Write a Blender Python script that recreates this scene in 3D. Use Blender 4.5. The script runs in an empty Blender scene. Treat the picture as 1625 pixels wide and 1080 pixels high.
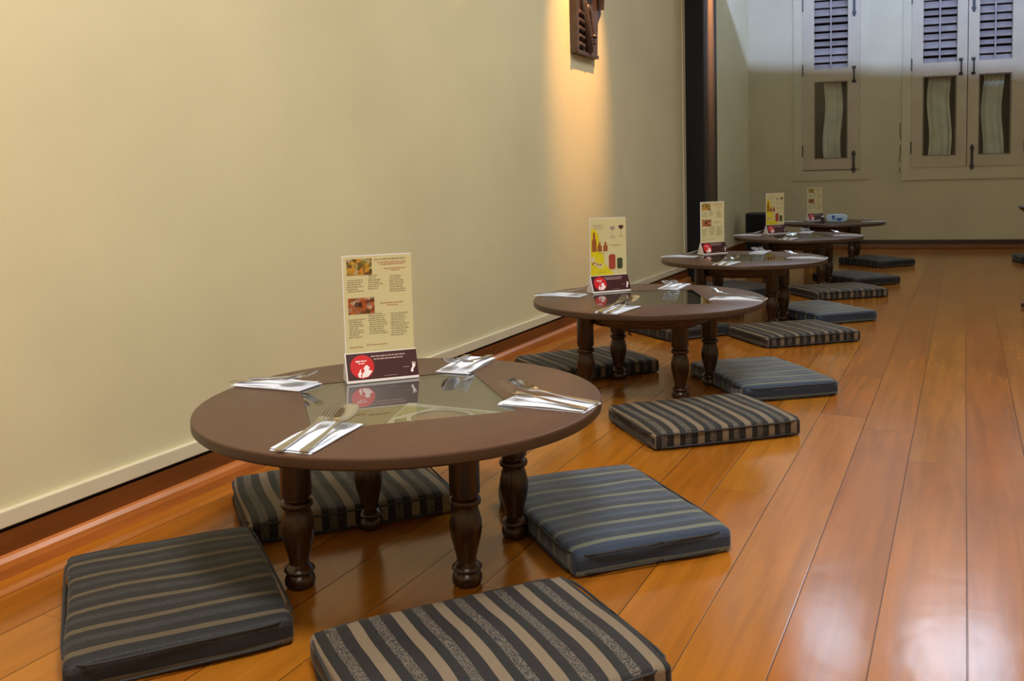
import bpy, bmesh, math, random
from mathutils import Vector, Matrix
random.seed(7)
S = bpy.context.scene
COL = S.collection
PI = math.pi
R = math.radians
def lin(c):
    return tuple((x/255/12.92 if x/255 <= .04045 else ((x/255+.055)/1.055)**2.4) for x in c)

# ------------------------------------------------------------------ camera
F = 1465.8
cx = Vector((0.89839955, 0.438425, -0.02572469))     # right in the world
cy = Vector((0.01265273, -0.08438857, -0.99635259))  # down in the world
cz = Vector((-0.43899676, 0.89479723, -0.08136193))  # view direction
cam = bpy.data.cameras.new('camera'); co = bpy.data.objects.new('camera', cam); COL.objects.link(co)
m = Matrix((cx, -cy, -cz)).transposed().to_4x4(); m.translation = (0, 0, .90)
co.matrix_world = m
cam.sensor_width = 36; cam.lens = 36*F/1625; cam.shift_y = -(540-398.2)/1625
cam.clip_start = .02; cam.clip_end = 100
S.camera = co
S.view_settings.view_transform = 'Standard'; S.view_settings.look = 'None'
S.view_settings.gamma = 1; S.view_settings.use_curve_mapping = False
S.view_settings.exposure = 0.0

# ------------------------------------------------------------------ world and lights
w = bpy.data.worlds.new('world'); S.world = w; w.use_nodes = True
w.node_tree.nodes['Background'].inputs[0].default_value = (.55, .68, 1, 1)
w.node_tree.nodes['Background'].inputs[1].default_value = .15
def area(name, loc, to, size, energy, col, sy=None, spread=180):
    l = bpy.data.lights.new(name, 'AREA'); l.shape = 'RECTANGLE'; l.size = size; l.size_y = sy or size
    l.energy = energy; l.color = col; l.spread = R(spread)
    o = bpy.data.objects.new(name, l); COL.objects.link(o); o.location = loc
    o.rotation_euler = (Vector(to)-Vector(loc)).to_track_quat('-Z', 'Y').to_euler(); return o
def spot(name, loc, to, energy, col, ang, blend=.5, rad=.03):
    l = bpy.data.lights.new(name, 'SPOT'); l.energy = energy; l.color = col; l.spot_size = R(ang); l.spot_blend = blend; l.shadow_soft_size = rad
    o = bpy.data.objects.new(name, l); COL.objects.link(o); o.location = loc
    o.rotation_euler = (Vector(to)-Vector(loc)).to_track_quat('-Z', 'Y').to_euler(); return o
WARM = (1, .88, .70); NEUT = (1, .95, .88); AMB = (1, .50, .15); COOL = (.55, .74, 1)
CEIL = 3.4
area('ceiling_glow_near', (-.35, .9, CEIL-.06), (-.35, .9, 0), 1.0, 90, (1, .96, .88), .6)
area('ceiling_glow_entry', (.6, -1.4, CEIL-.06), (.6, -1.4, 0), 1.2, 44, (1, .92, .78))
area('ceiling_glow_middle', (-.1, 4.0, CEIL-.06), (-.1, 4.0, 0), .9, 50, (.90, .98, .93))
area('ceiling_glow_far', (1.0, 6.4, CEIL-.06), (1.0, 6.4, 0), .5, 8, WARM)
spot('picture_spot', (-1.18, 5.0, 3.30), (-2.02, 5.06, 1.72), 520, (1, .48, .15), 33, .95, .03)
spot('wall_spot_near', (-1.22, 3.62, 3.30), (-2.02, 3.62, 2.26), 330, (1, .42, .12), 25, 1, .03)
spot('pillar_spot', (-1.70, 7.56, 3.30), (-1.868, 7.56, 2.22), 7000, AMB, 12, 1, .01)
spot('entry_wall_spot', (-1.2, .35, 3.30), (-2.02, .5, 1.5), 70, AMB, 60, 1, .05)
# cool light trough high at the far end, its lower lip cuts the light off
area('cool_trough_light', (.3, 7.85, 3.53), (.3, 10.6, 2.6), 4.4, 185, (.38, .53, 1), .012)

# ------------------------------------------------------------------ materials
def mat(name, col, rough=.5, metal=0, spec=.5, bump=0, bscale=50, var=0, vscale=3, coat=0, stretch=None):
    mt = bpy.data.materials.new(name); mt.use_nodes = True; nt = mt.node_tree; b = nt.nodes['Principled BSDF']
    c = lin(col); b.inputs['Base Color'].default_value = (*c, 1)
    b.inputs['Roughness'].default_value = rough; b.inputs['Metallic'].default_value = metal
    b.inputs['Specular IOR Level'].default_value = spec; b.inputs['Coat Weight'].default_value = coat
    if var or bump:
        tc = nt.nodes.new('ShaderNodeTexCoord'); mp = nt.nodes.new('ShaderNodeMapping'); nt.links.new(tc.outputs['Object'], mp.inputs[0])
        if stretch: mp.inputs['Scale'].default_value = stretch
    if var:
        n = nt.nodes.new('ShaderNodeTexNoise'); n.inputs['Scale'].default_value = vscale; n.inputs['Detail'].default_value = 6
        nt.links.new(mp.outputs[0], n.inputs[0])
        r = nt.nodes.new('ShaderNodeValToRGB'); r.color_ramp.elements[0].position = .3; r.color_ramp.elements[1].position = .7
        r.color_ramp.elements[0].color = (*[x*(1-var) for x in c], 1); r.color_ramp.elements[1].color = (*[min(1, x*(1+var)) for x in c], 1)
        nt.links.new(n.outputs[0], r.inputs[0]); nt.links.new(r.outputs[0], b.inputs['Base Color'])
    if bump:
        n = nt.nodes.new('ShaderNodeTexNoise'); n.inputs['Scale'].default_value = bscale; n.inputs['Detail'].default_value = 4
        nt.links.new(mp.outputs[0], n.inputs[0])
        bp = nt.nodes.new('ShaderNodeBump'); bp.inputs['Strength'].default_value = bump; bp.inputs['Distance'].default_value = .01
        nt.links.new(n.outputs[0], bp.inputs['Height']); nt.links.new(bp.outputs[0], b.inputs['Normal'])
    return mt
M = {}
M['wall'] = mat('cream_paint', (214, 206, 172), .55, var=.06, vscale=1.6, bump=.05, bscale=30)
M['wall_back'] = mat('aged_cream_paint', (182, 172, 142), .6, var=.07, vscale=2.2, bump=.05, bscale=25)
M['strip'] = mat('skirting_paint', (214, 206, 182), .45, var=.05, vscale=6)
M['ceil'] = mat('ceiling_paint', (225, 218, 200), .8)
M['navy'] = mat('navy_gloss_paint', (12, 15, 26), .34, spec=.35, var=.1, vscale=3)
M['gap'] = mat('shadow_gap', (18, 12, 8), .9)
M['base'] = mat('stained_skirting_wood', (112, 62, 26), .35, var=.25, vscale=4, stretch=(8, .8, 8))
M['baselight'] = mat('varnished_moulding', (176, 104, 46), .28, var=.2, vscale=4, stretch=(8, .8, 8))
M['darkwood'] = mat('dark_turned_wood', (52, 31, 18), .26, var=.35, vscale=9, stretch=(5, 5, .8), bump=.06, bscale=60)
M['top'] = mat('brown_laminate', (84, 57, 45), .36, var=.05, vscale=30)
M['topedge'] = mat('brown_edge_band', (58, 38, 26), .35)
M['liner'] = mat('display_liner', (92, 80, 62), .7, var=.1, vscale=20)
M['paper'] = mat('napkin_paper', (228, 234, 252), .85, bump=.15, bscale=120)
M['steel'] = mat('polished_steel', (205, 205, 205), .16, metal=1)
M['card'] = mat('cream_card', (208, 198, 154), .45, spec=.4)
M['white'] = mat('white_card', (226, 222, 226), .5)
M['plum'] = mat('plum_print', (58, 20, 28), .35)
M['red'] = mat('red_print', (196, 22, 34), .35)
M['pinkwhite'] = mat('white_print', (232, 222, 226), .5)
M['inkd'] = mat('grey_brown_ink', (160, 150, 116), .6)
M['inkr'] = mat('red_ink', (184, 132, 100), .6)
M['inkm'] = mat('dull_white_ink', (168, 140, 140), .6)
M['yellow'] = mat('yellow_print', (214, 196, 22), .45, var=.08, vscale=30)
M['brownred'] = mat('bottle_print', (150, 84, 40), .5, var=.3, vscale=200)
M['canred'] = mat('red_can_print', (160, 62, 48), .5, var=.3, vscale=200)
M['candark'] = mat('dark_can_print', (62, 66, 44), .5, var=.5, vscale=300)
M['black'] = mat('black_plastic', (12, 13, 17), .55)
M['blueprint'] = mat('blue_print', (38, 82, 176), .5)
M['bluewhite'] = mat('pale_blue_wrap', (168, 196, 226), .35)
M['iron'] = mat('black_iron', (34, 30, 28), .5)
M['frame'] = mat('window_paint', (172, 158, 132), .5, var=.05, vscale=6)
M['louvre'] = mat('louvre_paint', (140, 130, 124), .5, var=.12, vscale=12)
M['curtain'] = mat('grey_curtain', (206, 202, 188), .85, var=.12, vscale=8)
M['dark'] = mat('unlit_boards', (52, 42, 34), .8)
M['carve'] = mat('carved_ebony_wood', (60, 46, 42), .36, var=.25, vscale=18, bump=.2, bscale=60)
M['rattan'] = None
M['lampbody'] = mat('white_lamp_body', (215, 215, 210), .5)

def food_mat(name, cols, scale):
    mt = bpy.data.materials.new(name); mt.use_nodes = True; nt = mt.node_tree; b = nt.nodes['Principled BSDF']
    tc = nt.nodes.new('ShaderNodeTexCoord'); v = nt.nodes.new('ShaderNodeTexVoronoi'); v.inputs['Scale'].default_value = scale
    nt.links.new(tc.outputs['Object'], v.inputs[0])
    sp = nt.nodes.new('ShaderNodeSeparateColor'); nt.links.new(v.outputs['Color'], sp.inputs[0])
    r = nt.nodes.new('ShaderNodeValToRGB'); cr = r.color_ramp
    while len(cr.elements) < len(cols): cr.elements.new(.5)
    for i, c in enumerate(cols): cr.elements[i].position = i/(len(cols)-1); cr.elements[i].color = (*lin(c), 1)
    nt.links.new(sp.outputs[0], r.inputs[0])
    mx = nt.nodes.new('ShaderNodeMix'); mx.data_type = 'RGBA'; mx.blend_type = 'MULTIPLY'; mx.inputs[0].default_value = .6
    n = nt.nodes.new('ShaderNodeTexNoise'); n.inputs['Scale'].default_value = scale*2; nt.links.new(tc.outputs['Object'], n.inputs[0])
    nt.links.new(r.outputs[0], mx.inputs[6]); nt.links.new(n.outputs[0], mx.inputs[7])
    nt.links.new(mx.outputs[2], b.inputs['Base Color']); b.inputs['Roughness'].default_value = .4
    return mt
M['food1'] = food_mat('curry_photo', [(90, 70, 60), (224, 170, 60), (214, 130, 50), (90, 66, 40), (170, 150, 60), (200, 190, 150)], 95)
M['food2'] = food_mat('soup_photo', [(70, 70, 30), (190, 70, 40), (206, 110, 50), (70, 30, 20), (220, 190, 160), (170, 80, 40)], 95)
M['dish'] = food_mat('plated_dish_photo', [(196, 120, 84), (210, 150, 110), (180, 100, 70), (200, 170, 130)], 40)
M['greens'] = food_mat('salad_photo', [(170, 176, 90), (196, 200, 120), (150, 160, 80)], 60)

def floor_mat():
    mt = bpy.data.materials.new('varnished_floorboards'); mt.use_nodes = True; nt = mt.node_tree; N = nt.nodes; L = nt.links; b = N['Principled BSDF']
    tc = N.new('ShaderNodeTexCoord'); sx = N.new('ShaderNodeSeparateXYZ'); L.new(tc.outputs['Object'], sx.inputs[0])
    def mth(op, a, bb=None, c=None):
        n = N.new('ShaderNodeMath'); n.operation = op
        for i, v in enumerate((a, bb, c)):
            if v is None: continue
            if isinstance(v, (int, float)): n.inputs[i].default_value = v
            else: L.new(v, n.inputs[i])
        return n.outputs[0]
    W = .16
    px = mth('DIVIDE', mth('SUBTRACT', sx.outputs[0], .016), W)
    pi_ = mth('FLOOR', px); fx = mth('FRACT', px)
    wn = N.new('ShaderNodeTexWhiteNoise'); wn.noise_dimensions = '1D'; L.new(pi_, wn.inputs['W'])
    yy = mth('DIVIDE', mth('ADD', sx.outputs[1], mth('MULTIPLY', wn.outputs['Value'], 3.6)), 3.6)
    pj = mth('FLOOR', yy); fy = mth('FRACT', yy)
    cmb = N.new('ShaderNodeCombineXYZ'); L.new(pi_, cmb.inputs[0]); L.new(pj, cmb.inputs[1])
    wn2 = N.new('ShaderNodeTexWhiteNoise'); wn2.noise_dimensions = '3D'; L.new(cmb.outputs[0], wn2.inputs['Vector'])
    r = N.new('ShaderNodeValToRGB'); cr = r.color_ramp
    cols = [(146, 85, 22), (164, 101, 28), (156, 90, 28), (170, 109, 34), (150, 91, 20)]
    while len(cr.elements) < len(cols): cr.elements.new(.5)
    for i, c in enumerate(cols): cr.elements[i].position = i/(len(cols)-1); cr.elements[i].color = (*lin(c), 1)
    L.new(wn2.outputs['Value'], r.inputs[0])
    # grain
    off = N.new('ShaderNodeVectorMath'); off.operation = 'ADD'; L.new(tc.outputs['Object'], off.inputs[0])
    sc = N.new('ShaderNodeVectorMath'); sc.operation = 'SCALE'; L.new(wn2.outputs['Color'], sc.inputs[0]); sc.inputs['Scale'].default_value = 20; L.new(sc.outputs[0], off.inputs[1])
    mp = N.new('ShaderNodeMapping'); mp.inputs['Scale'].default_value = (14, .9, 1); L.new(off.outputs[0], mp.inputs[0])
    n = N.new('ShaderNodeTexNoise'); n.inputs['Scale'].default_value = 2.2; n.inputs['Detail'].default_value = 8; n.inputs['Distortion'].default_value = .6; L.new(mp.outputs[0], n.inputs[0])
    g = N.new('ShaderNodeMapRange'); L.new(n.outputs[0], g.inputs[0]); g.inputs[1].default_value = .3; g.inputs[2].default_value = .7; g.inputs[3].default_value = .80; g.inputs[4].default_value = 1.12
    n2 = N.new('ShaderNodeTexNoise'); n2.inputs['Scale'].default_value = 1.3; n2.inputs['Detail'].default_value = 3; L.new(off.outputs[0], n2.inputs[0])
    g2 = N.new('ShaderNodeMapRange'); L.new(n2.outputs[0], g2.inputs[0]); g2.inputs[1].default_value = .3; g2.inputs[2].default_value = .7; g2.inputs[3].default_value = .88; g2.inputs[4].default_value = 1.1
    mul = mth('MULTIPLY', g.outputs[0], g2.outputs[0])
    # seams
    ex = mth('MINIMUM', fx, mth('SUBTRACT', 1, fx)); ey = mth('MINIMUM', fy, mth('SUBTRACT', 1, fy))
    sxm = N.new('ShaderNodeMapRange'); L.new(ex, sxm.inputs[0]); sxm.inputs[1].default_value = .003; sxm.inputs[2].default_value = .012; sxm.inputs[3].default_value = .22; sxm.inputs[4].default_value = 1
    sym = N.new('ShaderNodeMapRange'); L.new(ey, sym.inputs[0]); sym.inputs[1].default_value = .00008; sym.inputs[2].default_value = .0005; sym.inputs[3].default_value = .5; sym.inputs[4].default_value = 1
    tot = mth('MULTIPLY', mul, mth('MULTIPLY', sxm.outputs[0], sym.outputs[0]))
    vm = N.new('ShaderNodeVectorMath'); vm.operation = 'SCALE'; L.new(r.outputs[0], vm.inputs[0]); L.new(tot, vm.inputs['Scale'])
    L.new(vm.outputs[0], b.inputs['Base Color'])
    b.inputs['Roughness'].default_value = .17; b.inputs['Specular IOR Level'].default_value = .5
    mp3 = N.new('ShaderNodeMapping'); mp3.inputs['Scale'].default_value = (1.4, 1, 1); L.new(tc.outputs['Object'], mp3.inputs[0])
    nb = N.new('ShaderNodeTexNoise'); nb.inputs['Scale'].default_value = 7; nb.inputs['Detail'].default_value = 2.5; L.new(mp3.outputs[0], nb.inputs[0])
    hgt = mth('ADD', mth('MULTIPLY', nb.outputs[0], .25), mth('MULTIPLY', sxm.outputs[0], .12))
    bp = N.new('ShaderNodeBump'); bp.inputs['Strength'].default_value = .35; bp.inputs['Distance'].default_value = .01
    L.new(hgt, bp.inputs['Height']); L.new(bp.outputs[0], b.inputs['Normal'])
    return mt
M['floor'] = floor_mat()

def stripe_mat(name, seq, speck, period=.086, rough=.75, sheen=.12):
    # u = uv.x in metres across the stripes; seq = [(start fraction, colour)]
    mt = bpy.data.materials.new(name); mt.use_nodes = True; nt = mt.node_tree; N = nt.nodes; L = nt.links; b = N['Principled BSDF']
    uv = N.new('ShaderNodeUVMap'); uv.uv_map = 'weave'; sx = N.new('ShaderNodeSeparateXYZ')
    L.new(uv.outputs[0], sx.inputs[0])
    tc = N.new('ShaderNodeTexCoord')
    nz = N.new('ShaderNodeTexNoise'); nz.inputs['Scale'].default_value = 7; L.new(tc.outputs['Object'], nz.inputs[0])
    def mth(op, a, bb=None):
        n = N.new('ShaderNodeMath'); n.operation = op
        for i, v in enumerate((a, bb)):
            if v is None: continue
            if isinstance(v, (int, float)): n.inputs[i].default_value = v
            else: L.new(v, n.inputs[i])
        return n.outputs[0]
    u = mth('ADD', sx.outputs[0], mth('MULTIPLY', mth('SUBTRACT', nz.outputs[0], .5), .007))
    f = mth('FRACT', mth('DIVIDE', u, period))
    r = N.new('ShaderNodeValToRGB'); cr = r.color_ramp; cr.interpolation = 'CONSTANT'
    while len(cr.elements) < len(seq): cr.elements.new(.5)
    for i, (p, c) in enumerate(seq): cr.elements[i].position = p; cr.elements[i].color = (*lin(c), 1)
    L.new(f, r.inputs[0])
    # speckle inside one stripe
    wnz = N.new('ShaderNodeTexNoise'); wnz.inputs['Scale'].default_value = 320; wnz.inputs['Detail'].default_value = 2; L.new(tc.outputs['Object'], wnz.inputs[0])
    r2 = N.new('ShaderNodeValToRGB'); r2.color_ramp.interpolation = 'CONSTANT'; e = r2.color_ramp.elements
    e[0].color = (0, 0, 0, 1); e[1].color = (1, 1, 1, 1); e[1].position = speck[0]; x = e.new(speck[1]); x.color = (0, 0, 0, 1)
    L.new(f, r2.inputs[0])
    k = mth('MULTIPLY', r2.outputs[0], mth('GREATER_THAN', wnz.outputs[0], .5))
    mx = N.new('ShaderNodeMix'); mx.data_type = 'RGBA'; L.new(k, mx.inputs[0]); L.new(r.outputs[0], mx.inputs[6]); mx.inputs[7].default_value = (*lin(speck[2]), 1)
    # fine thread lines across
    L.new(mx.outputs[2], b.inputs['Base Color'])
    b.inputs['Roughness'].default_value = rough; b.inputs['Sheen Weight'].default_value = sheen; b.inputs['Sheen Roughness'].default_value = .4
    nb = N.new('ShaderNodeTexNoise'); nb.inputs['Scale'].default_value = 260; L.new(tc.outputs['Object'], nb.inputs[0])
    nb2 = N.new('ShaderNodeTexNoise'); nb2.inputs['Scale'].default_value = 9; nb2.inputs['Detail'].default_value = 2; L.new(tc.outputs['Object'], nb2.inputs[0])
    hh = mth('ADD', mth('MULTIPLY', nb.outputs[0], .12), nb2.outputs[0])
    bp = N.new('ShaderNodeBump'); bp.inputs['Strength'].default_value = .35; bp.inputs['Distance'].default_value = .012; L.new(hh, bp.inputs['Height']); L.new(bp.outputs[0], b.inputs['Normal'])
    return mt
M['taupe'] = stripe_mat('taupe_striped_fabric', [(0, (116, 101, 84)), (.26, (19, 18, 20)), (.49, (40, 36, 36)), (.73, (21, 17, 22))], (.49, .73, (98, 90, 82)))
M['slate'] = stripe_mat('dark_slate_striped_fabric', [(0, (84, 74, 58)), (.19, (20, 22, 28)), (.45, (33, 34, 40)), (.70, (21, 23, 29))], (.45, .70, (46, 50, 56)))
M['blue'] = stripe_mat('blue_striped_fabric', [(0, (98, 104, 94)), (.18, (32, 48, 74)), (.50, (42, 62, 94)), (.70, (28, 42, 64))], (.5, .7, (56, 70, 92)), sheen=.5)

def weave_mat():
    mt = bpy.data.materials.new('woven_rattan'); mt.use_nodes = True; nt = mt.node_tree; N = nt.nodes; L = nt.links; b = N['Principled BSDF']
    tc = N.new('ShaderNodeTexCoord'); mp = N.new('ShaderNodeMapping'); mp.inputs['Scale'].default_value = (6, 6, 90); L.new(tc.outputs['Object'], mp.inputs[0])
    n = N.new('ShaderNodeTexNoise'); n.inputs['Scale'].default_value = 3; n.inputs['Detail'].default_value = 3; L.new(mp.outputs[0], n.inputs[0])
    r = N.new('ShaderNodeValToRGB'); r.color_ramp.elements[0].position = .35; r.color_ramp.elements[1].position = .7
    r.color_ramp.elements[0].color = (*lin((50, 32, 16)), 1); r.color_ramp.elements[1].color = (*lin((112, 76, 42)), 1)
    L.new(n.outputs[0], r.inputs[0]); L.new(r.outputs[0], b.inputs['Base Color'])
    bp = N.new('ShaderNodeBump'); bp.inputs['Strength'].default_value = .6; bp.inputs['Distance'].default_value = .006; L.new(n.outputs[0], bp.inputs['Height']); L.new(bp.outputs[0], b.inputs['Normal'])
    b.inputs['Roughness'].default_value = .5
    return mt
M['rattan'] = weave_mat()

def glass_mat(name, tint=(.93, .95, .92), ior=1.5, rough=0.0):
    mt = bpy.data.materials.new(name); mt.use_nodes = True; nt = mt.node_tree; N = nt.nodes; L = nt.links
    out = N['Material Output']; N.remove(N['Principled BSDF'])
    t = N.new('ShaderNodeBsdfTransparent'); t.inputs[0].default_value = (*tint, 1)
    g = N.new('ShaderNodeBsdfGlossy'); g.inputs['Roughness'].default_value = rough
    fr = N.new('ShaderNodeFresnel'); fr.inputs[0].default_value = ior
    ge = N.new('ShaderNodeNewGeometry'); mu = N.new('ShaderNodeMath'); mu.operation = 'MULTIPLY'; iv = N.new('ShaderNodeMath'); iv.operation = 'SUBTRACT'; iv.inputs[0].default_value = 1
    L.new(ge.outputs['Backfacing'], iv.inputs[1]); L.new(fr.outputs[0], mu.inputs[0]); L.new(iv.outputs[0], mu.inputs[1])
    mx = N.new('ShaderNodeMixShader'); L.new(mu.outputs[0], mx.inputs[0]); L.new(t.outputs[0], mx.inputs[1]); L.new(g.outputs[0], mx.inputs[2]); L.new(mx.outputs[0], out.inputs[0])
    return mt
M['glass'] = glass_mat('clear_glass', rough=.02)
M['tabglass'] = glass_mat('half_mirror_table_glass', tint=(.96, .97, .94), rough=.015)
_n = M['tabglass'].node_tree; _m = [q for q in _n.nodes if q.type == 'MIX_SHADER'][0]; _n.links.remove(_m.inputs[0].links[0]); _m.inputs[0].default_value = .56
def emit(name, col, s):
    mt = bpy.data.materials.new(name); mt.use_nodes = True; nt = mt.node_tree; b = nt.nodes['Principled BSDF']
    b.inputs['Emission Color'].default_value = (*col, 1); b.inputs['Emission Strength'].default_value = s; b.inputs['Base Color'].default_value = (.8, .8, .8, 1); return mt
M['coolglow'] = emit('overcast_daylight_pane', (.58, .78, 1), 16.0)
M['warmglow'] = emit('warm_lamp_lens', (1, .8, .5), 8.0)

# ------------------------------------------------------------------ mesh helpers
def link(o, parent=None):
    COL.objects.link(o)
    if parent is not None: o.parent = parent
    return o
class B:
    def __init__(s): s.b = bmesh.new()
    def box(s, x0, x1, y0, y1, z0, z1, mtx=None):
        v = [s.b.verts.new((x, y, z)) for z in (z0, z1) for y in (y0, y1) for x in (x0, x1)]
        if mtx:
            for q in v: q.co = mtx @ q.co
        for f in ((0, 2, 3, 1), (4, 5, 7, 6), (0, 1, 5, 4), (2, 6, 7, 3), (0, 4, 6, 2), (1, 3, 7, 5)): s.b.faces.new([v[i] for i in f])
        return s
    def prism(s, poly, z0, z1, mtx=None):
        a = [s.b.verts.new((x, y, z0)) for x, y in poly]; c = [s.b.verts.new((x, y, z1)) for x, y in poly]
        if mtx:
            for q in a+c: q.co = mtx @ q.co
        n = len(poly); s.b.faces.new(a[::-1]); s.b.faces.new(c)
        for i in range(n): s.b.faces.new((a[i], a[(i+1) % n], c[(i+1) % n], c[i]))
        return s
    def lathe(s, prof, seg=32, mtx=None):
        rings = []
        for r, z in prof:
            if r < 1e-6: rings.append([s.b.verts.new((0, 0, z))])
            else: rings.append([s.b.verts.new((r*math.cos(2*PI*k/seg), r*math.sin(2*PI*k/seg), z)) for k in range(seg)])
        if mtx:
            for rg in rings:
                for q in rg: q.co = mtx @ q.co
        for a, c in zip(rings, rings[1:]):
            for k in range(seg):
                k2 = (k+1) % seg
                f = [a[k % len(a)], a[k2 % len(a)], c[k2 % len(c)], c[k % len(c)]]
                u = []
                for q in f:
                    if q not in u: u.append(q)
                if len(u) > 2: s.b.faces.new(u)
        return s
    def tube(s, pts, rad, seg=8, flat=1.0):
        pts = [Vector(p) for p in pts]; rings = []
        if not isinstance(rad, (list, tuple)): rad = [rad]*len(pts)
        prev = None
        for i, p in enumerate(pts):
            t = (pts[min(i+1, len(pts)-1)]-pts[max(i-1, 0)]).normalized()
            if prev is None:
                a = Vector((0, 0, 1)) if abs(t.z) < .9 else Vector((1, 0, 0))
                n = (a-t*a.dot(t)).normalized()
            else: n = (prev-t*prev.dot(t)).normalized()
            prev = n; bn = t.cross(n)
            rings.append([s.b.verts.new(p+(n*math.cos(2*PI*k/seg)*flat+bn*math.sin(2*PI*k/seg))*rad[i]) for k in range(seg)])
        for a, c in zip(rings, rings[1:]):
            for k in range(seg): s.b.faces.new((a[k], a[(k+1) % seg], c[(k+1) % seg], c[k]))
        s.b.faces.new(rings[0][::-1]); s.b.faces.new(rings[-1]); return s
    def ball(s, c, r, seg=16, mtx=None):
        rr = r if isinstance(r, (list, tuple)) else (r, r, r)
        q = bmesh.ops.create_uvsphere(s.b, u_segments=seg, v_segments=seg//2+2, radius=1)['verts']
        for v in q:
            v.co = Vector((v.co.x*rr[0], v.co.y*rr[1], v.co.z*rr[2]))
            if mtx: v.co = mtx @ v.co
            v.co += Vector(c)
        return s
    def bevel(s, w, seg=2):
        bmesh.ops.bevel(s.b, geom=list(s.b.edges), offset=w, segments=seg, affect='EDGES', profile=.6); return s
    def build(s, name, mt, parent=None, smooth=False, mesh_only=False):
        bmesh.ops.recalc_face_normals(s.b, faces=s.b.faces)
        me = bpy.data.meshes.new(name); s.b.to_mesh(me); s.b.free()
        me.materials.append(mt)
        if smooth:
            for p in me.polygons: p.use_smooth = True
            try: me.set_sharp_from_angle(angle=R(38))
            except Exception: pass
        o = bpy.data.objects.new(name, me); return link(o, parent)
def tag(o, label, cat, group=None):
    o['label'] = label; o['category'] = cat
    if group: o['group'] = group
    return o
def empty(name, loc=(0, 0, 0), rz=0, parent=None):
    o = bpy.data.objects.new(name, None); o.empty_display_size = .1; link(o, parent); o.location = loc; o.rotation_euler = (0, 0, rz); return o
def structure(o): o['kind'] = 'structure'; return o
def copy_tree(o, parent=None):
    c = o.copy(); COL.objects.link(c); c.parent = parent
    for ch in list(o.children): copy_tree(ch, c)
    return c

# ------------------------------------------------------------------ room shell
XW = -2.02; XR = 3.2; YF = -2.4
XREC = -2.19; AB = R(9); OB = Vector((XREC, 10.60, 0))
ub = Vector((math.cos(AB), math.sin(AB), 0)); nb_ = Vector((-math.sin(AB), math.cos(AB), 0))
UW = (XR-XREC)/math.cos(AB)
MW = Matrix.Translation(OB) @ Matrix.Rotation(AB, 4, 'Z')     # local x along the back wall, +y outwards, z up

structure(B().box(-2.6, XR+.2, YF-.2, 11.9, -.12, 0).build('floor', M['floor']))
CH = 5.9; YE = 7.80
structure(B().box(-2.6, XR+.2, YF-.2, YE, CEIL, CEIL+.12).build('ceiling', M['ceil']))
structure(B().box(-2.6, XR+.2, YE-.12, 11.9, CH, CH+.12).build('ceiling_high', M['ceil']))
structure(B().box(-2.6, XR+.2, YE-.12, YE, CEIL+.12, CH).build('wall_upper', M['wall']))
structure(B().box(-2.6, XW, YF-.2, 7.33, 0, CEIL).build('wall_left', M['wall']))
structure(B().box(-2.6, XREC, 7.33, 10.62, 0, CH).build('wall_left_recess', M['wall']))
structure(B().box(XR, XR+.2, YF-.2, 11.9, 0, CH).build('wall_right', M['wall']))
structure(B().box(-2.6, XR+.2, YF-.2, YF, 0, CEIL).build('wall_front', M['wall']))
# back wall with two window openings
holes = [(.576, 1.178, .862, 2.92), (1.683, 2.782, .868, 2.92)]
b = B()
us = sorted({-.05, UW+.1, *[h[0] for h in holes], *[h[1] for h in holes]})
for u0, u1 in zip(us, us[1:]):
    h = [q for q in holes if q[0] == u0 and q[1] == u1]
    if h:
        b.box(u0, u1, 0, .28, 0, h[0][2], MW); b.box(u0, u1, 0, .28, h[0][3], 4.30, MW); b.box(u0, u1, 0, .28, 5.2, CH, MW)
    else: b.box(u0, u1, 0, .28, 0, CH, MW)
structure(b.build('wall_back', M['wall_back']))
# left wall skirting: painted strip, shadow gap, wood, quarter round
structure(B().box(XW-.005, -2.004, YF, 7.33, .110, .150).bevel(.003).build('trim_1', M['strip']))
structure(B().box(XW-.002, -2.016, YF, 7.33, .098, .112).build('trim_2', M['gap']))
structure(B().box(XW-.002, -2.006, YF, 7.33, 0, .099).build('baseboard_left', M['base']))
q = [(0, 0), (.026, 0), (.025, .022), (.021, .036), (.012, .045), (0, .048)]
mt_ = Matrix(((1, 0, 0, -2.007), (0, 0, 1, 0), (0, 1, 0, 0), (0, 0, 0, 1)))
structure(B().prism(q, YF, 7.33, mt_).build('trim_3', M['baselight']))
# bright corner bead where the panel wall ends
structure(B().box(XW-.01, XW+.006, 7.26, 7.335, .15, CEIL).bevel(.003).build('trim_4', M['strip']))
# recess skirting and back wall skirting
structure(B().box(XREC-.002, XREC+.014, 7.75, 10.6, 0, .098).build('baseboard_recess', M['base']))
structure(B().box(.0, UW, -.018, .002, .045, .098, MW).build('baseboard_back', mat('dark_skirting_wood', (52, 30, 14), .45)))
structure(B().box(.0, UW, -.040, .002, 0, .046, MW).bevel(.006).build('trim_5', M['base']))
structure(B().box(.0, UW, -.006, .002, .098, .118, MW).build('trim_6', M['wall_back']))
# navy pillar
structure(B().box(XW-.02, -1.868, 7.335, 7.76, 0, CEIL).bevel(.004).build('trim_7', M['navy']))
structure(B().box(-1.869, -1.864, 7.345, 7.755, .10, CEIL).build('trim_8', mat('pillar_glow_brown', (42, 31, 30), .45)))  # added plate, browner than the navy so the spot's warm pool shows
structure(B().box(-1.869, -1.855, 7.34, 7.75, 0, .10).build('baseboard_pillar', M['base']))

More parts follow.
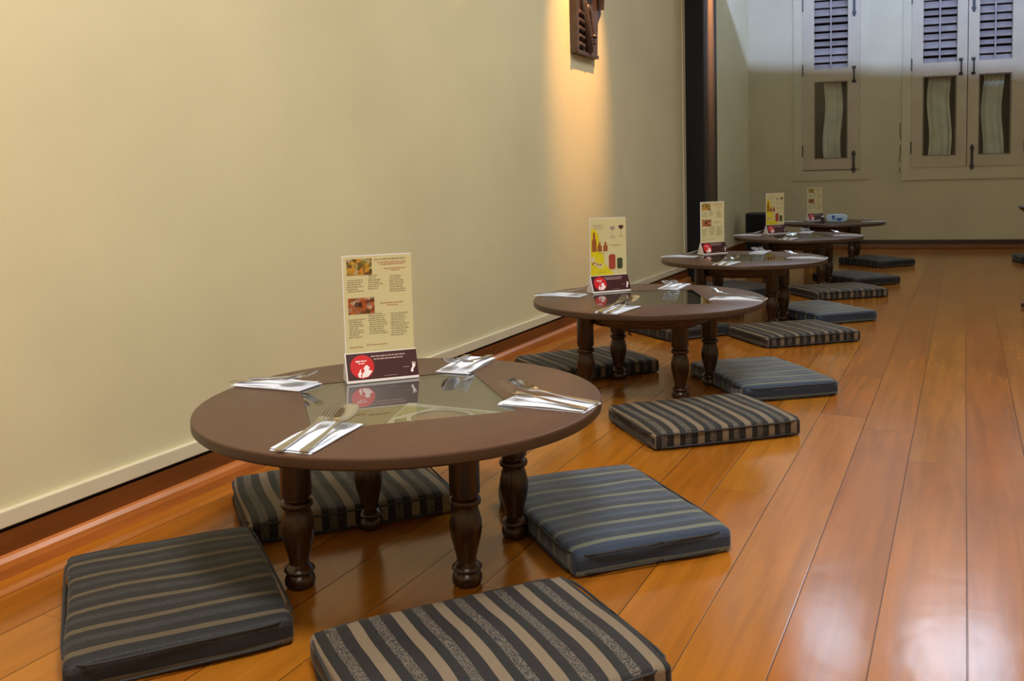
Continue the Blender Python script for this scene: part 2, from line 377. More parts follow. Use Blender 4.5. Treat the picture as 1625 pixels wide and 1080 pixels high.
# ------------------------------------------------------------------ windows
def bx(name, mt, parent, *bs, bev=0):
    b = B()
    for q in bs: b.box(*q)
    if bev: b.bevel(bev)
    return b.build(name, mt, parent)
def bolt(parent, u, z0, z1):
    return bx('bolt', M['iron'], parent, (u-.012, u+.012, -.034, -.02, z0, z1), (u-.020, u+.020, -.03, -.02, z0+.02, z0+.05), (u-.02, u+.02, -.03, -.02, z1-.05, z1-.02), bev=.002)
def sash(parent, u0, u1, z0, z1, pl, pr, seed):
    rnd = random.Random(seed)
    y0, y1 = -.02, .022
    s = empty('sash', (0, 0, 0), 0, parent)
    b = B()
    b.box(u0, pl, y0, y1, z0, z1); b.box(pr, u1, y0, y1, z0, z1)
    for a, c in ((z0, z0+.118), (1.835, 1.975), (z1-.1, z1)): b.box(pl, pr, y0, y1, a, c)
    b.build('sash_frame', M['frame'], s)
    # bead round the lower pane
    b = B(); a, c = z0+.118, 1.835
    for q in ((pl, pl+.012, a, c), (pr-.012, pr, a, c), (pl, pr, a, a+.012), (pl, pr, c-.012, c)): b.box(q[0], q[1], -.008, .012, q[2], q[3])
    b.build('glazing_bead', mat('bead_paint', (120, 106, 84), .5), s)
    bx('glass_pane', M['glass'], s, (pl, pr, .000, .004, a, c))
    # louvres behind the upper pane
    b = B(); z = 2.0
    while z < z1-.12:
        tilt = R(rnd.choice((52, 58, 64, 40)))
        mt = Matrix.Translation((0, .05, z)) @ Matrix.Rotation(tilt, 4, 'X')
        b.box(pl-.01, pr+.01, -.042, .042, -.004, .004, mt); z += .084
    b.build('louvre_slats', M['louvre'], s)
    bx('tilt_rod', M['louvre'], s, ((pl+pr)/2-.007, (pl+pr)/2+.007, .008, .02, 1.99, z1-.1))
    # curtain strip behind the lower pane
    b = B(); n = 24; zz = [a-.05, (a+c)/2, c+.02]
    u_a = pl+.085+rnd.uniform(-.03, .02); u_b = pr-.06+rnd.uniform(-.02, .03); g = []
    for j in range(12):
        t = j/11; z = a-.05+(c+.07-a)*t; row = []
        sh = .014*math.sin(t*7+seed)
        for i in range(n):
            k = i/(n-1); uu = u_a+(u_b-u_a)*k+sh
            row.append((uu, .10+.012*math.sin(k*22+seed), z))
        g.append(row)
    fr = [[b.b.verts.new(p) for p in r_] for r_ in g]; bk = [[b.b.verts.new((p[0], p[1]+.004, p[2])) for p in r_] for r_ in g]
    for j in range(11):
        for i in range(n-1):
            b.b.faces.new((fr[j][i], fr[j][i+1], fr[j+1][i+1], fr[j+1][i])); b.b.faces.new((bk[j][i], bk[j+1][i], bk[j+1][i+1], bk[j][i+1]))
    b.build('curtain', M['curtain'], s, smooth=True)
    return s
def window(idx, leaves, uc0, uc1, zc0):
    wi = structure(empty('window_%d' % idx, OB, AB)); z1 = 2.9
    h = holes[idx-1]
    # casing
    b = B(); b.box(uc0, h[0]+.004, -.014, .0, zc0, 3.02); b.box(h[1]-.004, uc1, -.014, .0, zc0, 3.02)
    b.box(h[0], h[1], -.014, .0, zc0, h[2]+.004); b.box(h[0], h[1], -.014, 0, h[3]-.004, 3.02)
    b.build('window_casing', M['wall_back'], wi)
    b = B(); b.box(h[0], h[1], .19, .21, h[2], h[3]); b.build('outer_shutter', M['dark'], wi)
    for i, (u0, u1, pl, pr) in enumerate(leaves):
        sash(wi, u0, u1, .874, z1, pl, pr, idx*3+i)
        for zz in (1.02, 1.90, 2.6):
            uu = u0 if i == 0 else u1
            bx('hinge', M['iron'], wi, (uu-.006, uu+.006, -.026, -.016, zz, zz+.13), bev=.002)
    return wi
w1 = window(1, [(.580, 1.172, .70, 1.048)], .48, 1.277, .76)
bolt(w1, 1.110, .84, 1.075); bolt(w1, 1.110, 2.52, 2.8)
w2 = window(2, [(1.688, 2.228, 1.80, 2.13), (2.236, 2.776, 2.34, 2.65)], 1.60, 2.87, .74)
bolt(w2, 2.282, .84, 1.10); bolt(w2, 2.282, 2.48, 2.8)
def handle(parent, u, z0=1.81, z1=1.99):
    b = B(); b.tube([(u, -.02, z0+.015), (u, -.05, z0+.03), (u, -.055, (z0+z1)/2), (u, -.05, z1-.03), (u, -.02, z1-.015)], .008, 8)
    b.box(u-.02, u+.02, -.026, -.02, z0, z0+.03); b.box(u-.02, u+.02, -.026, -.02, z1-.03, z1)
    return b.build('sash_handle', M['iron'], parent)
handle(w1, 1.110); handle(w2, 2.165, 1.83, 2.01); handle(w2, 2.285, 1.83, 2.01)
for i, h in enumerate(holes):
    wi = structure(empty('window_%d' % (i+3), OB, AB)); a_, c_ = h[0], h[1]
    B().box(a_, c_, .10, .11, 4.30, 5.2).build('daylit_pane', M['coolglow'], wi)
    b = B()
    for q in ((a_, a_+.05, 4.3, 5.2), (c_-.05, c_, 4.3, 5.2), (a_+.05, c_-.05, 4.3, 4.35), (a_+.05, c_-.05, 5.15, 5.2), ((a_+c_)/2-.02, (a_+c_)/2+.02, 4.35, 5.15)): b.box(q[0], q[1], .04, .09, q[2], q[3])
    b.build('sash_frame', M['frame'], wi)
# crack line and scars in the plaster
b = B()
pts = [(1.583+random.uniform(-.006, .006), z) for z in [1.36-.06*k for k in range(10)]]
for (u0, z0), (u1, z1) in zip(pts, pts[1:]):
    if random.random() < .75: b.box(u0-.004, u0+.004, -.0015, .001, z1, z0, MW)
structure(b.build('trim_9', mat('plaster_crack', (92, 74, 52), .9)))

# ------------------------------------------------------------------ tables
TH = .385; TR = .472; HS = .222
GA = R(1)          # glass corner direction
def tabletop_mesh():
    b = B(); n = 96
    def sq(th, hs):     # corners at GA+k*90
        a = (th-GA) % (PI/2)-PI/4
        return hs/math.cos(a)
    prof = [('c', TR-.005, TH), ('c', TR-.0015, TH-.0015), ('c', TR, TH-.005), ('c', TR, TH-.022), ('c', TR-.004, TH-.026), ('s', HS, TH-.026), ('s', HS, TH)]
    rings = []
    for k_, r_, z in prof:
        rg = []
        for k in range(n):
            th = GA+2*PI*k/n; rr = r_ if k_ == 'c' else sq(th, r_)
            rg.append(b.b.verts.new((rr*math.cos(th), rr*math.sin(th), z)))
        rings.append(rg)
    for i in range(len(rings)):
        a, c = rings[i], rings[(i+1) % len(rings)]
        for k in range(n): b.b.faces.new((a[k], a[(k+1) % n], c[(k+1) % n], c[k]))
    return b
LEG = [(0, .362), (.034, .362), (.034, .215), (.033, .208), (.028, .205), (.028, .200), (.034, .196), (.036, .190), (.034, .184), (.028, .181),
       (.027, .178), (.031, .165), (.0355, .145), (.036, .128), (.033, .108), (.0265, .082), (.022, .062), (.022, .054), (.027, .048), (.033, .043), (.034, .039), (.030, .035),
       (.026, .032), (.031, .026), (.034, .018), (.033, .008), (.028, .0), (0, 0)]
def make_table():
    t = empty('low_round_table')
    o = tabletop_mesh().build('tabletop', M['top'], t, smooth=True); o.data.materials.append(M['topedge'])
    for p in o.data.polygons:
        if abs(p.normal.z) < .9 and p.center.z < TH-.004: p.material_index = 1
    g = Matrix.Rotation(GA+PI/4, 4, 'Z')
    gp = B().box(-HS+.001, HS-.001, -HS+.001, HS-.001, TH-.005, TH-.001, g).build('glass_pane', M['glass'], t); gp.data.materials.append(M['tabglass'])
    for p in gp.data.polygons:
        if p.normal.z > .9: p.material_index = 1
    # shallow display tray under the glass
    b = B(); e = HS+.004
    b.box(-e, e, -e, e, TH-.016, TH-.012, g)
    for q in ((-e, -HS, -e, e), (HS, e, -e, e), (-e, e, -e, -HS), (-e, e, HS, e)): b.box(*q, TH-.026, TH-.012, g)
    b.build('display_tray', M['liner'], t)
    # woven apron drum
    b = B(); n = 64; zs = [TH-.026, TH-.032, TH-.05, TH-.07, TH-.088, TH-.095]; ro = [.236, .246, .253, .254, .247, .238]
    rings = []
    for z, r_ in list(zip(zs, ro))+[(TH-.093, .226), (TH-.026, .226)]:
        rings.append([b.b.verts.new((r_*math.cos(2*PI*k/n), r_*math.sin(2*PI*k/n), z+(random.uniform(-.003, .003) if z < TH-.09 else 0))) for k in range(n)])
    for i in range(len(rings)):
        a, c = rings[i], rings[(i+1) % len(rings)]
        for k in range(n): b.b.faces.new((a[k], a[(k+1) % n], c[(k+1) % n], c[k]))
    b.build('apron', M['rattan'], t, smooth=True)
    for k in range(4):
        B().lathe(LEG, 28).build('leg', M['darkwood'], t, smooth=True)
    return t
TAB = [(-1.190, 1.810), (-1.168, 3.641), (-1.163, 5.445), (-1.142, 7.310), (-1.121, 9.200)]
TNAME = ['nearest table', 'second nearest table', 'middle table', 'second farthest table', 'farthest table']
TLAB = ['round low wooden table nearest the camera, food prints under its square glass',
        'round low wooden table second from the camera, with a yellow drinks menu',
        'round low wooden table in the middle of the row of five',
        'round low wooden table second farthest, with a yellow drinks menu',
        'round low wooden table farthest away, carrying a blue and white packet']
LEGS = [[(-.13, -.235), (.21, -.08), (.19, .205), (-.185, .115)], [(-.2, -.2), (.165, -.11), (.215, .165), (-.185, .15)], [(-.2, -.2), (.19, -.13), (.205, .16), (-.185, .15)],
        [(-.2, -.2), (.19, -.13), (.205, .16), (-.185, .15)], [(-.2, -.2), (.19, -.17), (.205, .16), (-.185, .15)]]
proto = make_table(); tables = []
for i, (x, y) in enumerate(TAB):
    t = proto if i == 0 else copy_tree(proto)
    t.location = (x, y, 0); t.rotation_euler = (0, 0, R([-4, -21, -19, -17, -13][i])); tag(t, TLAB[i], 'table', 'low round dining tables along the left wall'); tables.append(t)
    legs = [c for c in t.children if c.name.startswith('leg')]
    for l, (lx, ly) in zip(legs, LEGS[i]): l.location = Matrix.Rotation(-t.rotation_euler.z, 3, 'Z') @ Vector((lx, ly, 0))
# the nearest table has a board apron between its legs instead of the woven drum
t1_ = tables[0]
for c in list(t1_.children):
    if c.name.startswith('apron'): bpy.data.objects.remove(c)
pp = [Vector(p) for p in (LEGS[0][0], LEGS[0][1], LEGS[0][2], LEGS[0][3])]; cen = sum(pp, Vector((0, 0)))/4
oo = [cen+(p-cen)*1.14 for p in pp]; ii = [cen+(p-cen)*1.04 for p in pp]
b = B(); mz = Matrix.Rotation(-t1_.rotation_euler.z, 4, 'Z')
for k in range(4):
    b.prism([tuple(oo[k]), tuple(oo[(k+1) % 4]), tuple(ii[(k+1) % 4]), tuple(ii[k])], .285, .3588, mz)
b.build('apron', M['darkwood'], t1_)
# prints under the glass of the nearest table
g = Matrix.Rotation(GA, 4, 'Z')
def flat(name, mt, parent, polys, z, mtx=None, th=.0006):
    b = B()
    for p in polys: b.prism(p, z, z+th, mtx)
    return b.build(name, mt, parent)
zt = TH-.0118
c1 = tables[0]
def W2(x, y): return (x-TAB[0][0], y-TAB[0][1])
pr = empty('food_prints', (0, 0, 0), R(4), c1)
# sheet whose corner points towards the menu, pictures framed in white
flat('print_border', M['white'], pr, [[(.105, -.275), (.02, .00), (.31, -.0), (.30, -.03), (.13, -.24)]], zt)
flat('salad_picture', M['greens'], pr, [[(.034, -.030), (.062, -.125), (.10, -.024)], [(.10, -.25), (.072, -.165), (.115, -.235)]], zt+.0008)
flat('grey_picture_ground', M['inkd'], pr, [[(.120, -.014), (.235, -.014), (.26, -.075), (.13, -.215), (.076, -.145)]], zt+.0008)
el = [(.165+.078*math.cos(2*PI*k/40), -.095+.072*math.sin(2*PI*k/40)) for k in range(40)]
flat('plate_picture', M['white'], pr, [el], zt+.0016)
el = [(.165+.068*math.cos(2*PI*k/40), -.095+.062*math.sin(2*PI*k/40)) for k in range(40)]
flat('plate_rim_picture', M['liner'], pr, [el], zt+.0022)
el = [(.163+.05*math.cos(2*PI*k/40), -.10+.045*math.sin(2*PI*k/40)) for k in range(40)]
flat('dish_picture', M['dish'], pr, [el], zt+.003)
flat('side_dish_picture', M['greens'], pr, [[(.245, -.02), (.295, -.022), (.25, -.07)]], zt+.0008)
# loose rattan ends hanging under the second table
t2 = tables[1]
for pts, rr in (([(.02, -.24, .295), (.03, -.25, .275), (.045, -.25, .262)], [.004, .003, .002]), ([(.09, -.23, .292), (.10, -.24, .275), (.11, -.235, .270)], [.006, .005, .002])):
    B().tube(pts, rr, 6).build('loose_rattan_strand', M['rattan'], t2)

# ------------------------------------------------------------------ floor cushions
CL, CW, CT = .545, .41, .060
def cushion_mesh(seed, mt):
    rnd = random.Random(seed); a, c, h, r = CL/2, CW/2, CT/2, .017
    def axis(H, n): 
        k = [-H, -H+r*.3, -H+r*.65, -H+r]; q = [(-H+r)+(2*H-2*r)*i/n for i in range(1, n)]
        return k+q+[-x for x in k[::-1]]
    ax, ay, az = axis(a, 18), axis(c, 14), [-h, -h+r*.3, -h+r*.65, -h+r, 0, h-r, h-r*.65, h-r*.3, h]
    b = bmesh.new(); V = {}
    ph = [rnd.uniform(0, 6) for _ in range(6)]
    def vert(x, y, z):
        k = (round(x, 5), round(y, 5), round(z, 5))
        if k in V: return V[k]
        p = Vector((x, y, z)); q = Vector((max(-a+r, min(a-r, x)), max(-c+r, min(c-r, y)), max(-h+r, min(h-r, z))))
        d = p-q
        if d.length > 1e-7: p = q+d.normalized()*r
        px, py = p.x/a, p.y/c
        puff = max(0, (1-px**6))*max(0, (1-py**6))
        if z > 0:
            p.z += puff*.006+.0022*math.sin(px*5+ph[0])*math.sin(py*4+ph[1])*puff+.0012*math.sin(px*17+ph[2]+py*2)*abs(py)**2
            p.z -= .004*(abs(px)**4*abs(py)**4)
        # boxed sides pull in a little between the two welts
        if abs(z) < h*.7:
            if abs(x) > a-1e-6: p.x *= 1-.006+.003*math.sin(py*9+ph[3])
            if abs(y) > c-1e-6: p.y *= 1-.008+.004*math.sin(px*11+ph[4])
        p.x += .004*math.sin(py*3+ph[5]); p.y += .003*math.sin(px*3.3+ph[2])
        vv = b.verts.new(p+Vector((0, 0, h))); V[k] = vv
        u = x
        if abs(x) > a-1e-6: u = math.copysign(a+(h-z), x)
        UV[vv] = (u+.2, y); return vv
    UV = {}
    def grid(A, C, fn):
        for i in range(len(A)-1):
            for j in range(len(C)-1):
                b.faces.new([fn(A[i], C[j]), fn(A[i+1], C[j]), fn(A[i+1], C[j+1]), fn(A[i], C[j+1])])
    for s in (-1, 1):
        grid(ax, ay, lambda x, y: vert(x, y, s*h)); grid(ax, az, lambda x, z: vert(x, s*c, z)); grid(ay, az, lambda y, z: vert(s*a, y, z))
    bmesh.ops.recalc_face_normals(b, faces=b.faces)
    ul = b.loops.layers.uv.new('weave')
    for f in b.faces:
        for l in f.loops: l[ul].uv = UV[l.vert]
    me = bpy.data.meshes.new('floor_cushion'); b.to_mesh(me); b.free(); me.materials.append(mt)
    for p in me.polygons: p.use_smooth = True
    return me
def piping_mesh():
    a, c, r = CL/2+.0025, CW/2+.0025, .02
    b = B()
    for z in (CT-.008, .010):
        pts = []
        for k in range(64):
            th = 2*PI*k/64; sx, sy = math.cos(th), math.sin(th)
            m_ = (abs(sx)**10+abs(sy)**10)**(-.1); pts.append((a*sx*m_, c*sy*m_, z))
        pts.append(pts[0]); pts.append(pts[1]); b.tube(pts, .0028, 6)
    bmesh.ops.recalc_face_normals(b.b, faces=b.b.faces)
    me = bpy.data.meshes.new('piping'); b.b.to_mesh(me); b.b.free(); me.materials.append(mat('piping_fabric', (44, 44, 48), .8)); 
    for p in me.polygons: p.use_smooth = True
    return me
pipe = piping_mesh()
meshes = {}
def cushion(x, y, ang, kind, label, seed, size=(1, 1)):
    o = bpy.data.objects.new('floor_cushion', cushion_mesh(seed, M[kind])); link(o); o.location = (x, y, .0008); o.rotation_euler = (0, 0, R(ang)); o.scale = (size[0], size[1], 1)
    tag(o, label, 'cushion', 'striped floor cushions around the low tables')
    p = bpy.data.objects.new('piping', pipe); link(p, o)
    return o
CUSH = [
 (-1.497, 1.375, -39, 'slate', 'dark slate striped floor cushion in the lower left corner of the photo'),
 (-.765, 1.405, 50.5, 'taupe', 'taupe and black striped floor cushion cut off by the bottom edge'),
 (-.820, 2.170, -44.5, 'blue', 'blue striped floor cushion right of the nearest table'),
 (-1.550, 2.035, 48, 'taupe', 'dark striped floor cushion behind the legs of the nearest table'),
 (-.817, 3.145, 41.5, 'taupe', 'taupe striped floor cushion in front of the second nearest table'),
 (-.755, 3.880, -52, 'blue', 'rumpled blue striped floor cushion right of the second nearest table'),
 (-1.555, 3.905, 49, 'taupe', 'dark striped floor cushion behind the legs of the second nearest table'),
 (-1.470, 5.030, -39, 'slate', 'dark slate cushion between the second nearest and middle tables, wall side'),
 (-.806, 4.996, 41, 'taupe', 'taupe striped floor cushion in front of the middle table'),
 (-.775, 5.790, -47, 'blue', 'blue grey striped floor cushion right of the middle table'),
 (-1.480, 6.760, -39, 'slate', 'dark slate cushion seen between the legs of the middle table'),
 (-.790, 6.810, 38, 'taupe', 'taupe striped floor cushion in front of the second farthest table'),
 (-.760, 7.640, -45, 'slate', 'dark striped floor cushion right of the second farthest table'),
 (-.720, 9.060, -42, 'slate', 'dark floor cushion right of the farthest table'),
 (-1.56, 5.73, 49, 'taupe', 'taupe striped floor cushion on the wall side of the middle table'),
]
for i, (x, y, a, k, l) in enumerate(CUSH): cushion(x, y, a, k, l, i+3)
cushion(.70, 9.60, 8, 'slate', 'dark floor cushion cut off by the right edge near the back wall', 40)

# ------------------------------------------------------------------ napkins and cutlery
def napkin_mesh(seed):
    rnd = random.Random(seed); b = B()
    for k, (dx, dy, z0, z1, sh) in enumerate([(0, 0, 0, .0014, 1.0), (.004, -.004, .0014, .0030, .97), (-.003, .004, .0030, .0044, .93)]):
        L_, W_ = .105*sh, .046*sh; n = 14; g = []
        for i in range(n+1):
            x = -L_+2*L_*i/n; row = []
            for j in range(7):
                y = -W_+2*W_*j/6
                z = .0012*math.sin(x*40+k+rnd.random()*.2)*(k*.5)+.0005*k
                row.append((x+dx+.05*y, y+dy, max(0, z)+.0001))
            g.append(row)
        lo = [[b.b.verts.new((p[0], p[1], z0+(p[2] if k else 0))) for p in r_] for r_ in g]; hi = [[b.b.verts.new((p[0], p[1], z1+p[2])) for p in r_] for r_ in g]
        for i in range(n):
            for j in range(6):
                b.b.faces.new((hi[i][j], hi[i+1][j], hi[i+1][j+1], hi[i][j+1])); b.b.faces.new((lo[i][j], lo[i][j+1], lo[i+1][j+1], lo[i+1][j]))
        for i in range(n):
            b.b.faces.new((lo[i][0], lo[i+1][0], hi[i+1][0], hi[i][0])); b.b.faces.new((lo[i][6], hi[i][6], hi[i+1][6], lo[i+1][6]))
        for j in range(6):
            b.b.faces.new((lo[0][j], hi[0][j], hi[0][j+1], lo[0][j+1])); b.b.faces.new((lo[n][j], lo[n][j+1], hi[n][j+1], hi[n][j]))
    return b
def loft(b, secs, th=.0016):
    # secs: (s, half width, z, dish depth)
    rows = []
    for s, hw, z, d in secs:
        top = []; bot = []
        for j in range(-4, 5):
            k = j/4; y = hw*k; zz = z-d*(1-k*k)
            top.append(b.b.verts.new((s, y, zz+th))); bot.append(b.b.verts.new((s, y, zz)))
        rows.append((top, bot))
    for (t0, b0), (t1, b1) in zip(rows, rows[1:]):
        for j in range(8): b.b.faces.new((t0[j], t1[j], t1[j+1], t0[j+1])); b.b.faces.new((b0[j], b0[j+1], b1[j+1], b1[j]))
        b.b.faces.new((t0[0], b0[0], b1[0], t1[0])); b.b.faces.new((t0[8], t1[8], b1[8], b0[8]))
    for (t, bo), flip in ((rows[0], 1), (rows[-1], 0)):
        for j in range(8): b.b.faces.new((t[j], t[j+1], bo[j+1], bo[j]) if flip else (t[j], bo[j], bo[j+1], t[j+1]))
HND = [(-.105, .0070, 0.0, 0), (-.100, .0088, 0, 0), (-.08, .0084, .0002, 0), (-.05, .0066, .0008, 0), (-.02, .0048, .002, 0), (.005, .0036, .004, 0), (.025, .0034, .005, 0)]
def spoon_mesh():
    b = B(); secs = list(HND)
    secs[-1] = (.025, .0036, .005, 0)
    n = 12
    for i in range(n+1):
        t = i/n; s = .035+.066*t
        hw = .021*math.sqrt(max(.0, 1-((t-.52)/.53)**2))**.9
        hw = max(hw, .0042 if i == 0 else .004)
        z = .004+.014*t**1.2; secs.append((s, hw, z+.001, min(.0055, hw*.3)*math.sin(PI*min(1, t+.08))))
    loft(b, secs); return b
def fork_mesh():
    b = B(); secs = list(HND)+[(.038, .0062, .0045, .0002), (.048, .0105, .0042, .0006), (.058, .0122, .005, .0008), (.064, .0124, .006, .0008)]
    loft(b, secs)
    for k in (-1.5, -.5, .5, 1.5):
        y = k*.0068
        b.tube([(.0635, y, .0068), (.078, y, .0115), (.092, y, .0165), (.104, y*.98, .0225)], [.0024, .0021, .0018, .0010], 6, flat=.6)
    return b
nap_m = [napkin_mesh(k).build('paper_napkin', M['paper']).data for k in range(3)]
sp = spoon_mesh().build('spoon', M['steel'], smooth=True); sp_m = sp.data
fk = fork_mesh().build('fork', M['steel'], smooth=True); fk_m = fk.data
for o in [o for o in list(COL.objects) if o.name.startswith(('paper_napkin', 'spoon', 'fork'))]: bpy.data.objects.remove(o)
# (table, side, dx, dy, direction to table centre, fork offset/turn, spoon offset/turn, which are in view)
SET = [
 (0, 'near side', .028, -.350, 98, (.000, .020, 0), (.005, -.026, 3)),
 (0, 'wall side', -.375, .000, 3, (.010, .022, -2), (-.010, -.016, 4)),
 (0, 'far side', -.028, .375, -83, (-.005, .026, 0), (.004, -.026, 7)),
 (0, 'right side', .357, .058, 180, (.012, .018, -7), (.006, -.032, -3)),
 (1, 'near side', .000, -.365, 84, (.000, .022, 0), (.006, -.018, -3)),
 (1, 'wall side', -.375, -.035, 0, (.010, .018, 0), (.004, -.020, 2)),
 (1, 'far side', .010, .365, -90, (-.01, .022, 0), (.004, -.022, 6)),
 (1, 'right side', .365, .035, 181, (.006, .018, -3), (.006, -.020, 0)),
 (2, 'near side', -.010, -.365, 84, (.000, .022, 0), (.006, -.020, 0)),
 (2, 'wall side', -.380, .000, 0, (.006, .020, 0), (.004, -.020, 3)),
 (2, 'far side', .030, .365, -92, (-.01, .022, 0), (.004, -.022, 5)),
 (2, 'right side', .362, .035, 178, (.012, .018, 0), (.016, -.020, 0)),
 (3, 'near side', -.01, -.365, 84, (.000, .022, 0), (.006, -.020, 0)),
 (3, 'wall side', -.378, .000, 0, (.012, .020, 3), (.004, -.020, 0)),
 (3, 'far side', .010, .370, -90, (-.01, .022, 0), (.004, -.022, 5)),
 (3, 'right side', .365, .040, 180, (.012, .018, 0), (.016, -.020, 0)),
 (4, 'wall side', -.37, .02, 0, (.006, .018, 0), (.004, -.020, 0)),
 (4, 'right side', .365, .040, 180, (.012, .018, 0), (.016, -.020, 0)),
]
for n_, (ti, side, dx, dy, a, fo, so) in enumerate(SET):
    x, y = TAB[ti][0]+dx, TAB[ti][1]+dy; a = R(a)
    np_ = bpy.data.objects.new('paper_napkin', nap_m[n_ % 3]); link(np_); np_.location = (x, y, TH+.0003); np_.rotation_euler = (0, 0, a)
    tag(np_, 'white paper napkin at the %s of the %s' % (side, TNAME[ti]), 'napkin', 'folded paper napkins on the tables')
    for me, (ox, oy, da), nm in ((fk_m, fo, 'fork'), (sp_m, so, 'spoon')):
        o = bpy.data.objects.new(nm, me); link(o)
        o.location = (x+ox*math.cos(a)-oy*math.sin(a), y+ox*math.sin(a)+oy*math.cos(a), TH+.0068); o.rotation_euler = (0, R(-3.5), a+R(da))
        o.location.z += .0062; o.scale = (1.1, 1.1, 1.1)
        tag(o, 'steel %s at the %s of the %s' % (nm, side, TNAME[ti]), nm, '%ss laid on the napkins' % nm)

# ------------------------------------------------------------------ menu stands
SW, SH, BHH, BD = .178, .250, .072, .031    # sheet, base height and half depth
def decal(name, mt, parent, polys, mtx, off):
    b = B()
    for p in polys: b.prism(p, off, off+.0003, mtx)
    return b.build(name, mt, parent)
def rc(x0, y0, x1, y1): return [(x0, y0), (x1, y0), (x1, y1), (x0, y1)]
def words(rnd, x0, x1, y, h):
    out = []; x = x0
    while x < x1-.003:
        w_ = rnd.uniform(.005, .012); e = min(x+w_, x1); out.append(rc(x, y, e, y+h)); x = e+.0016
    return out
def make_menu(kind):
    rnd = random.Random(5)
    t = empty('menu_stand')
    # local: x along the sheet, -y is the front, z up
    z0 = BHH-.004
    B().box(-SW/2, SW/2, -.0012, .0012, z0, BHH+SH).build('menu_sheet', M['card'], t)
    bt = B(); bt.box(-SW/2-.0008, SW/2+.0008, -.0014, .0014, BHH+SH-.0022, BHH+SH+.0006); bt.box(-SW/2-.0014, -SW/2+.001, -.0014, .0014, z0, BHH+SH)
    bt.build('sheet_edge', M['white'], t)
    # tent shaped base
    tri = [(-BD, 0), (BD, 0), (BD, .004), (.002, BHH), (-.002, BHH), (-BD, .004)]
    mx = Matrix(((0, 0, 1, 0), (1, 0, 0, 0), (0, 1, 0, 0), (0, 0, 0, 1)))
    B().prism(tri, -SW/2-.004, SW/2+.004, mx).build('menu_base', M['white'], t)
    # slanted front frame: x right, y up the slope, z out
    n = Vector((0, -(BHH-.004), -(BD-.002))); up = Vector((0, BD-.002, BHH-.004)).normalized(); out = Vector((0, -up.z, up.y))
    SM = Matrix(((1, 0, 0, 0), (0, up.y, out.y, -BD), (0, up.z, out.z, .004), (0, 0, 0, 1)))
    HH = math.hypot(BD-.002, BHH-.004)
    pb = decal('plum_band', M['plum'], t, [rc(-SW/2-.001, .003, SW/2+.004, HH-.002)], SM, .0002)
    cxx, cyy, rr = -SW/2+.038, HH*.50, .0305
    decal('red_emblem', M['red'], pb, [[(cxx+rr*math.cos(2*PI*k/48), cyy+rr*math.sin(2*PI*k/48)) for k in range(48)]], SM, .0006)
    # white silhouettes in the emblem: a small pot and a round dome shape
    wh = [[(cxx-.004, cyy-.029), (cxx+.013, cyy-.0265), (cxx+.025, cyy-.013), (cxx+.015, cyy-.009), (cxx+.019, cyy-.004), (cxx+.013, cyy+.003), (cxx+.009, cyy+.003), (cxx+.002, cyy-.005), (cxx+.006, cyy-.010), (cxx-.001, cyy-.019)],
          [(cxx-.011, cyy-.027), (cxx-.006, cyy-.028), (cxx-.005, cyy-.02), (cxx-.001, cyy-.018), (cxx-.005, cyy-.014), (cxx-.003, cyy-.006), (cxx-.007, cyy-.008), (cxx-.009, cyy-.014), (cxx-.013, cyy-.018)],
          words(rnd, cxx-.015, cxx+.011, cyy+.012, .003)[0]]
    decal('white_emblem_figures', M['pinkwhite'], pb, wh+words(rnd, cxx-.016, cxx+.012, cyy+.013, .0028)+words(rnd, cxx-.009, cxx+.010, cyy+.007, .0022), SM, .0010)
    decal('band_lettering', M['inkm'], pb, words(rnd, -.027, .062, HH-.014, .0034)+words(rnd, -.020, .056, HH-.0215, .0034)+words(rnd, .004, .036, .0085, .0012)+words(rnd, .055, .070, .0265, .0014), SM, .0006)
    fx, fy = .076, .013
    foot = [(fx-.002, fy), (fx+.002, fy-.001), (fx+.004, fy+.002), (fx+.004, fy+.007), (fx+.010, fy+.014), (fx+.011, fy+.020), (fx+.006, fy+.022), (fx+.002, fy+.021), (fx+.003, fy+.015), (fx-.001, fy+.008), (fx-.003, fy+.004)]
    toes = [[(fx+.003+.0028*i+.0012*math.cos(a_), fy+.0248-.0006*i+.0012*math.sin(a_)) for a_ in [2*PI*k/8 for k in range(8)]] for i in range(4)]
    decal('white_footprint', M['pinkwhite'], pb, [foot]+toes, SM, .0006)
    # sheet front: x right, y up from the foot of the sheet
    FM = Matrix(((1, 0, 0, 0), (0, 0, -1, -.0012), (0, 1, 0, BHH), (0, 0, 0, 1)))
    L_ = -SW/2
    def X(u): return L_+SW*u
    def Yv(v): return SH*(1-v)
    if kind == 'food':
        decal('food_picture', M['food1'], t, [rc(X(.06), Yv(.20), X(.42), Yv(.035))], FM, .0003)
        decal('food_picture', M['food2'], t, [rc(X(.06), Yv(.60), X(.44), Yv(.435))], FM, .0003)
        d = words(rnd, X(.58), X(.92), Yv(.055), .0042)+words(rnd, X(.46), X(.57), Yv(.055), .003)
        for c0, c1, v0, nl in ((.05, .27, .255, 6), (.35, .54, .215, 7), (.66, .88, .23, 8), (.05, .25, .66, 9), (.34, .58, .61, 10), (.66, .90, .62, 11)):
            for k in range(nl):
                d += words(rnd, X(c0+rnd.uniform(0, .02)), X(c1+rnd.uniform(-.05, .05)), Yv(v0+.0225*k), .0024)
        decal('menu_lettering', M['inkd'], t, d, FM, .0003)
        r_ = []
        for a_, e_, v in ((.50, .92, .085), (.54, .90, .105), (.60, .92, .15), (.70, .84, .17), (.52, .88, .505), (.62, .78, .53), (.30, .60, .93), (.06, .26, .945)):
            r_ += words(rnd, X(a_), X(e_), Yv(v), .0022)
        decal('red_lettering', M['inkr'], t, r_, FM, .0003)
    else:
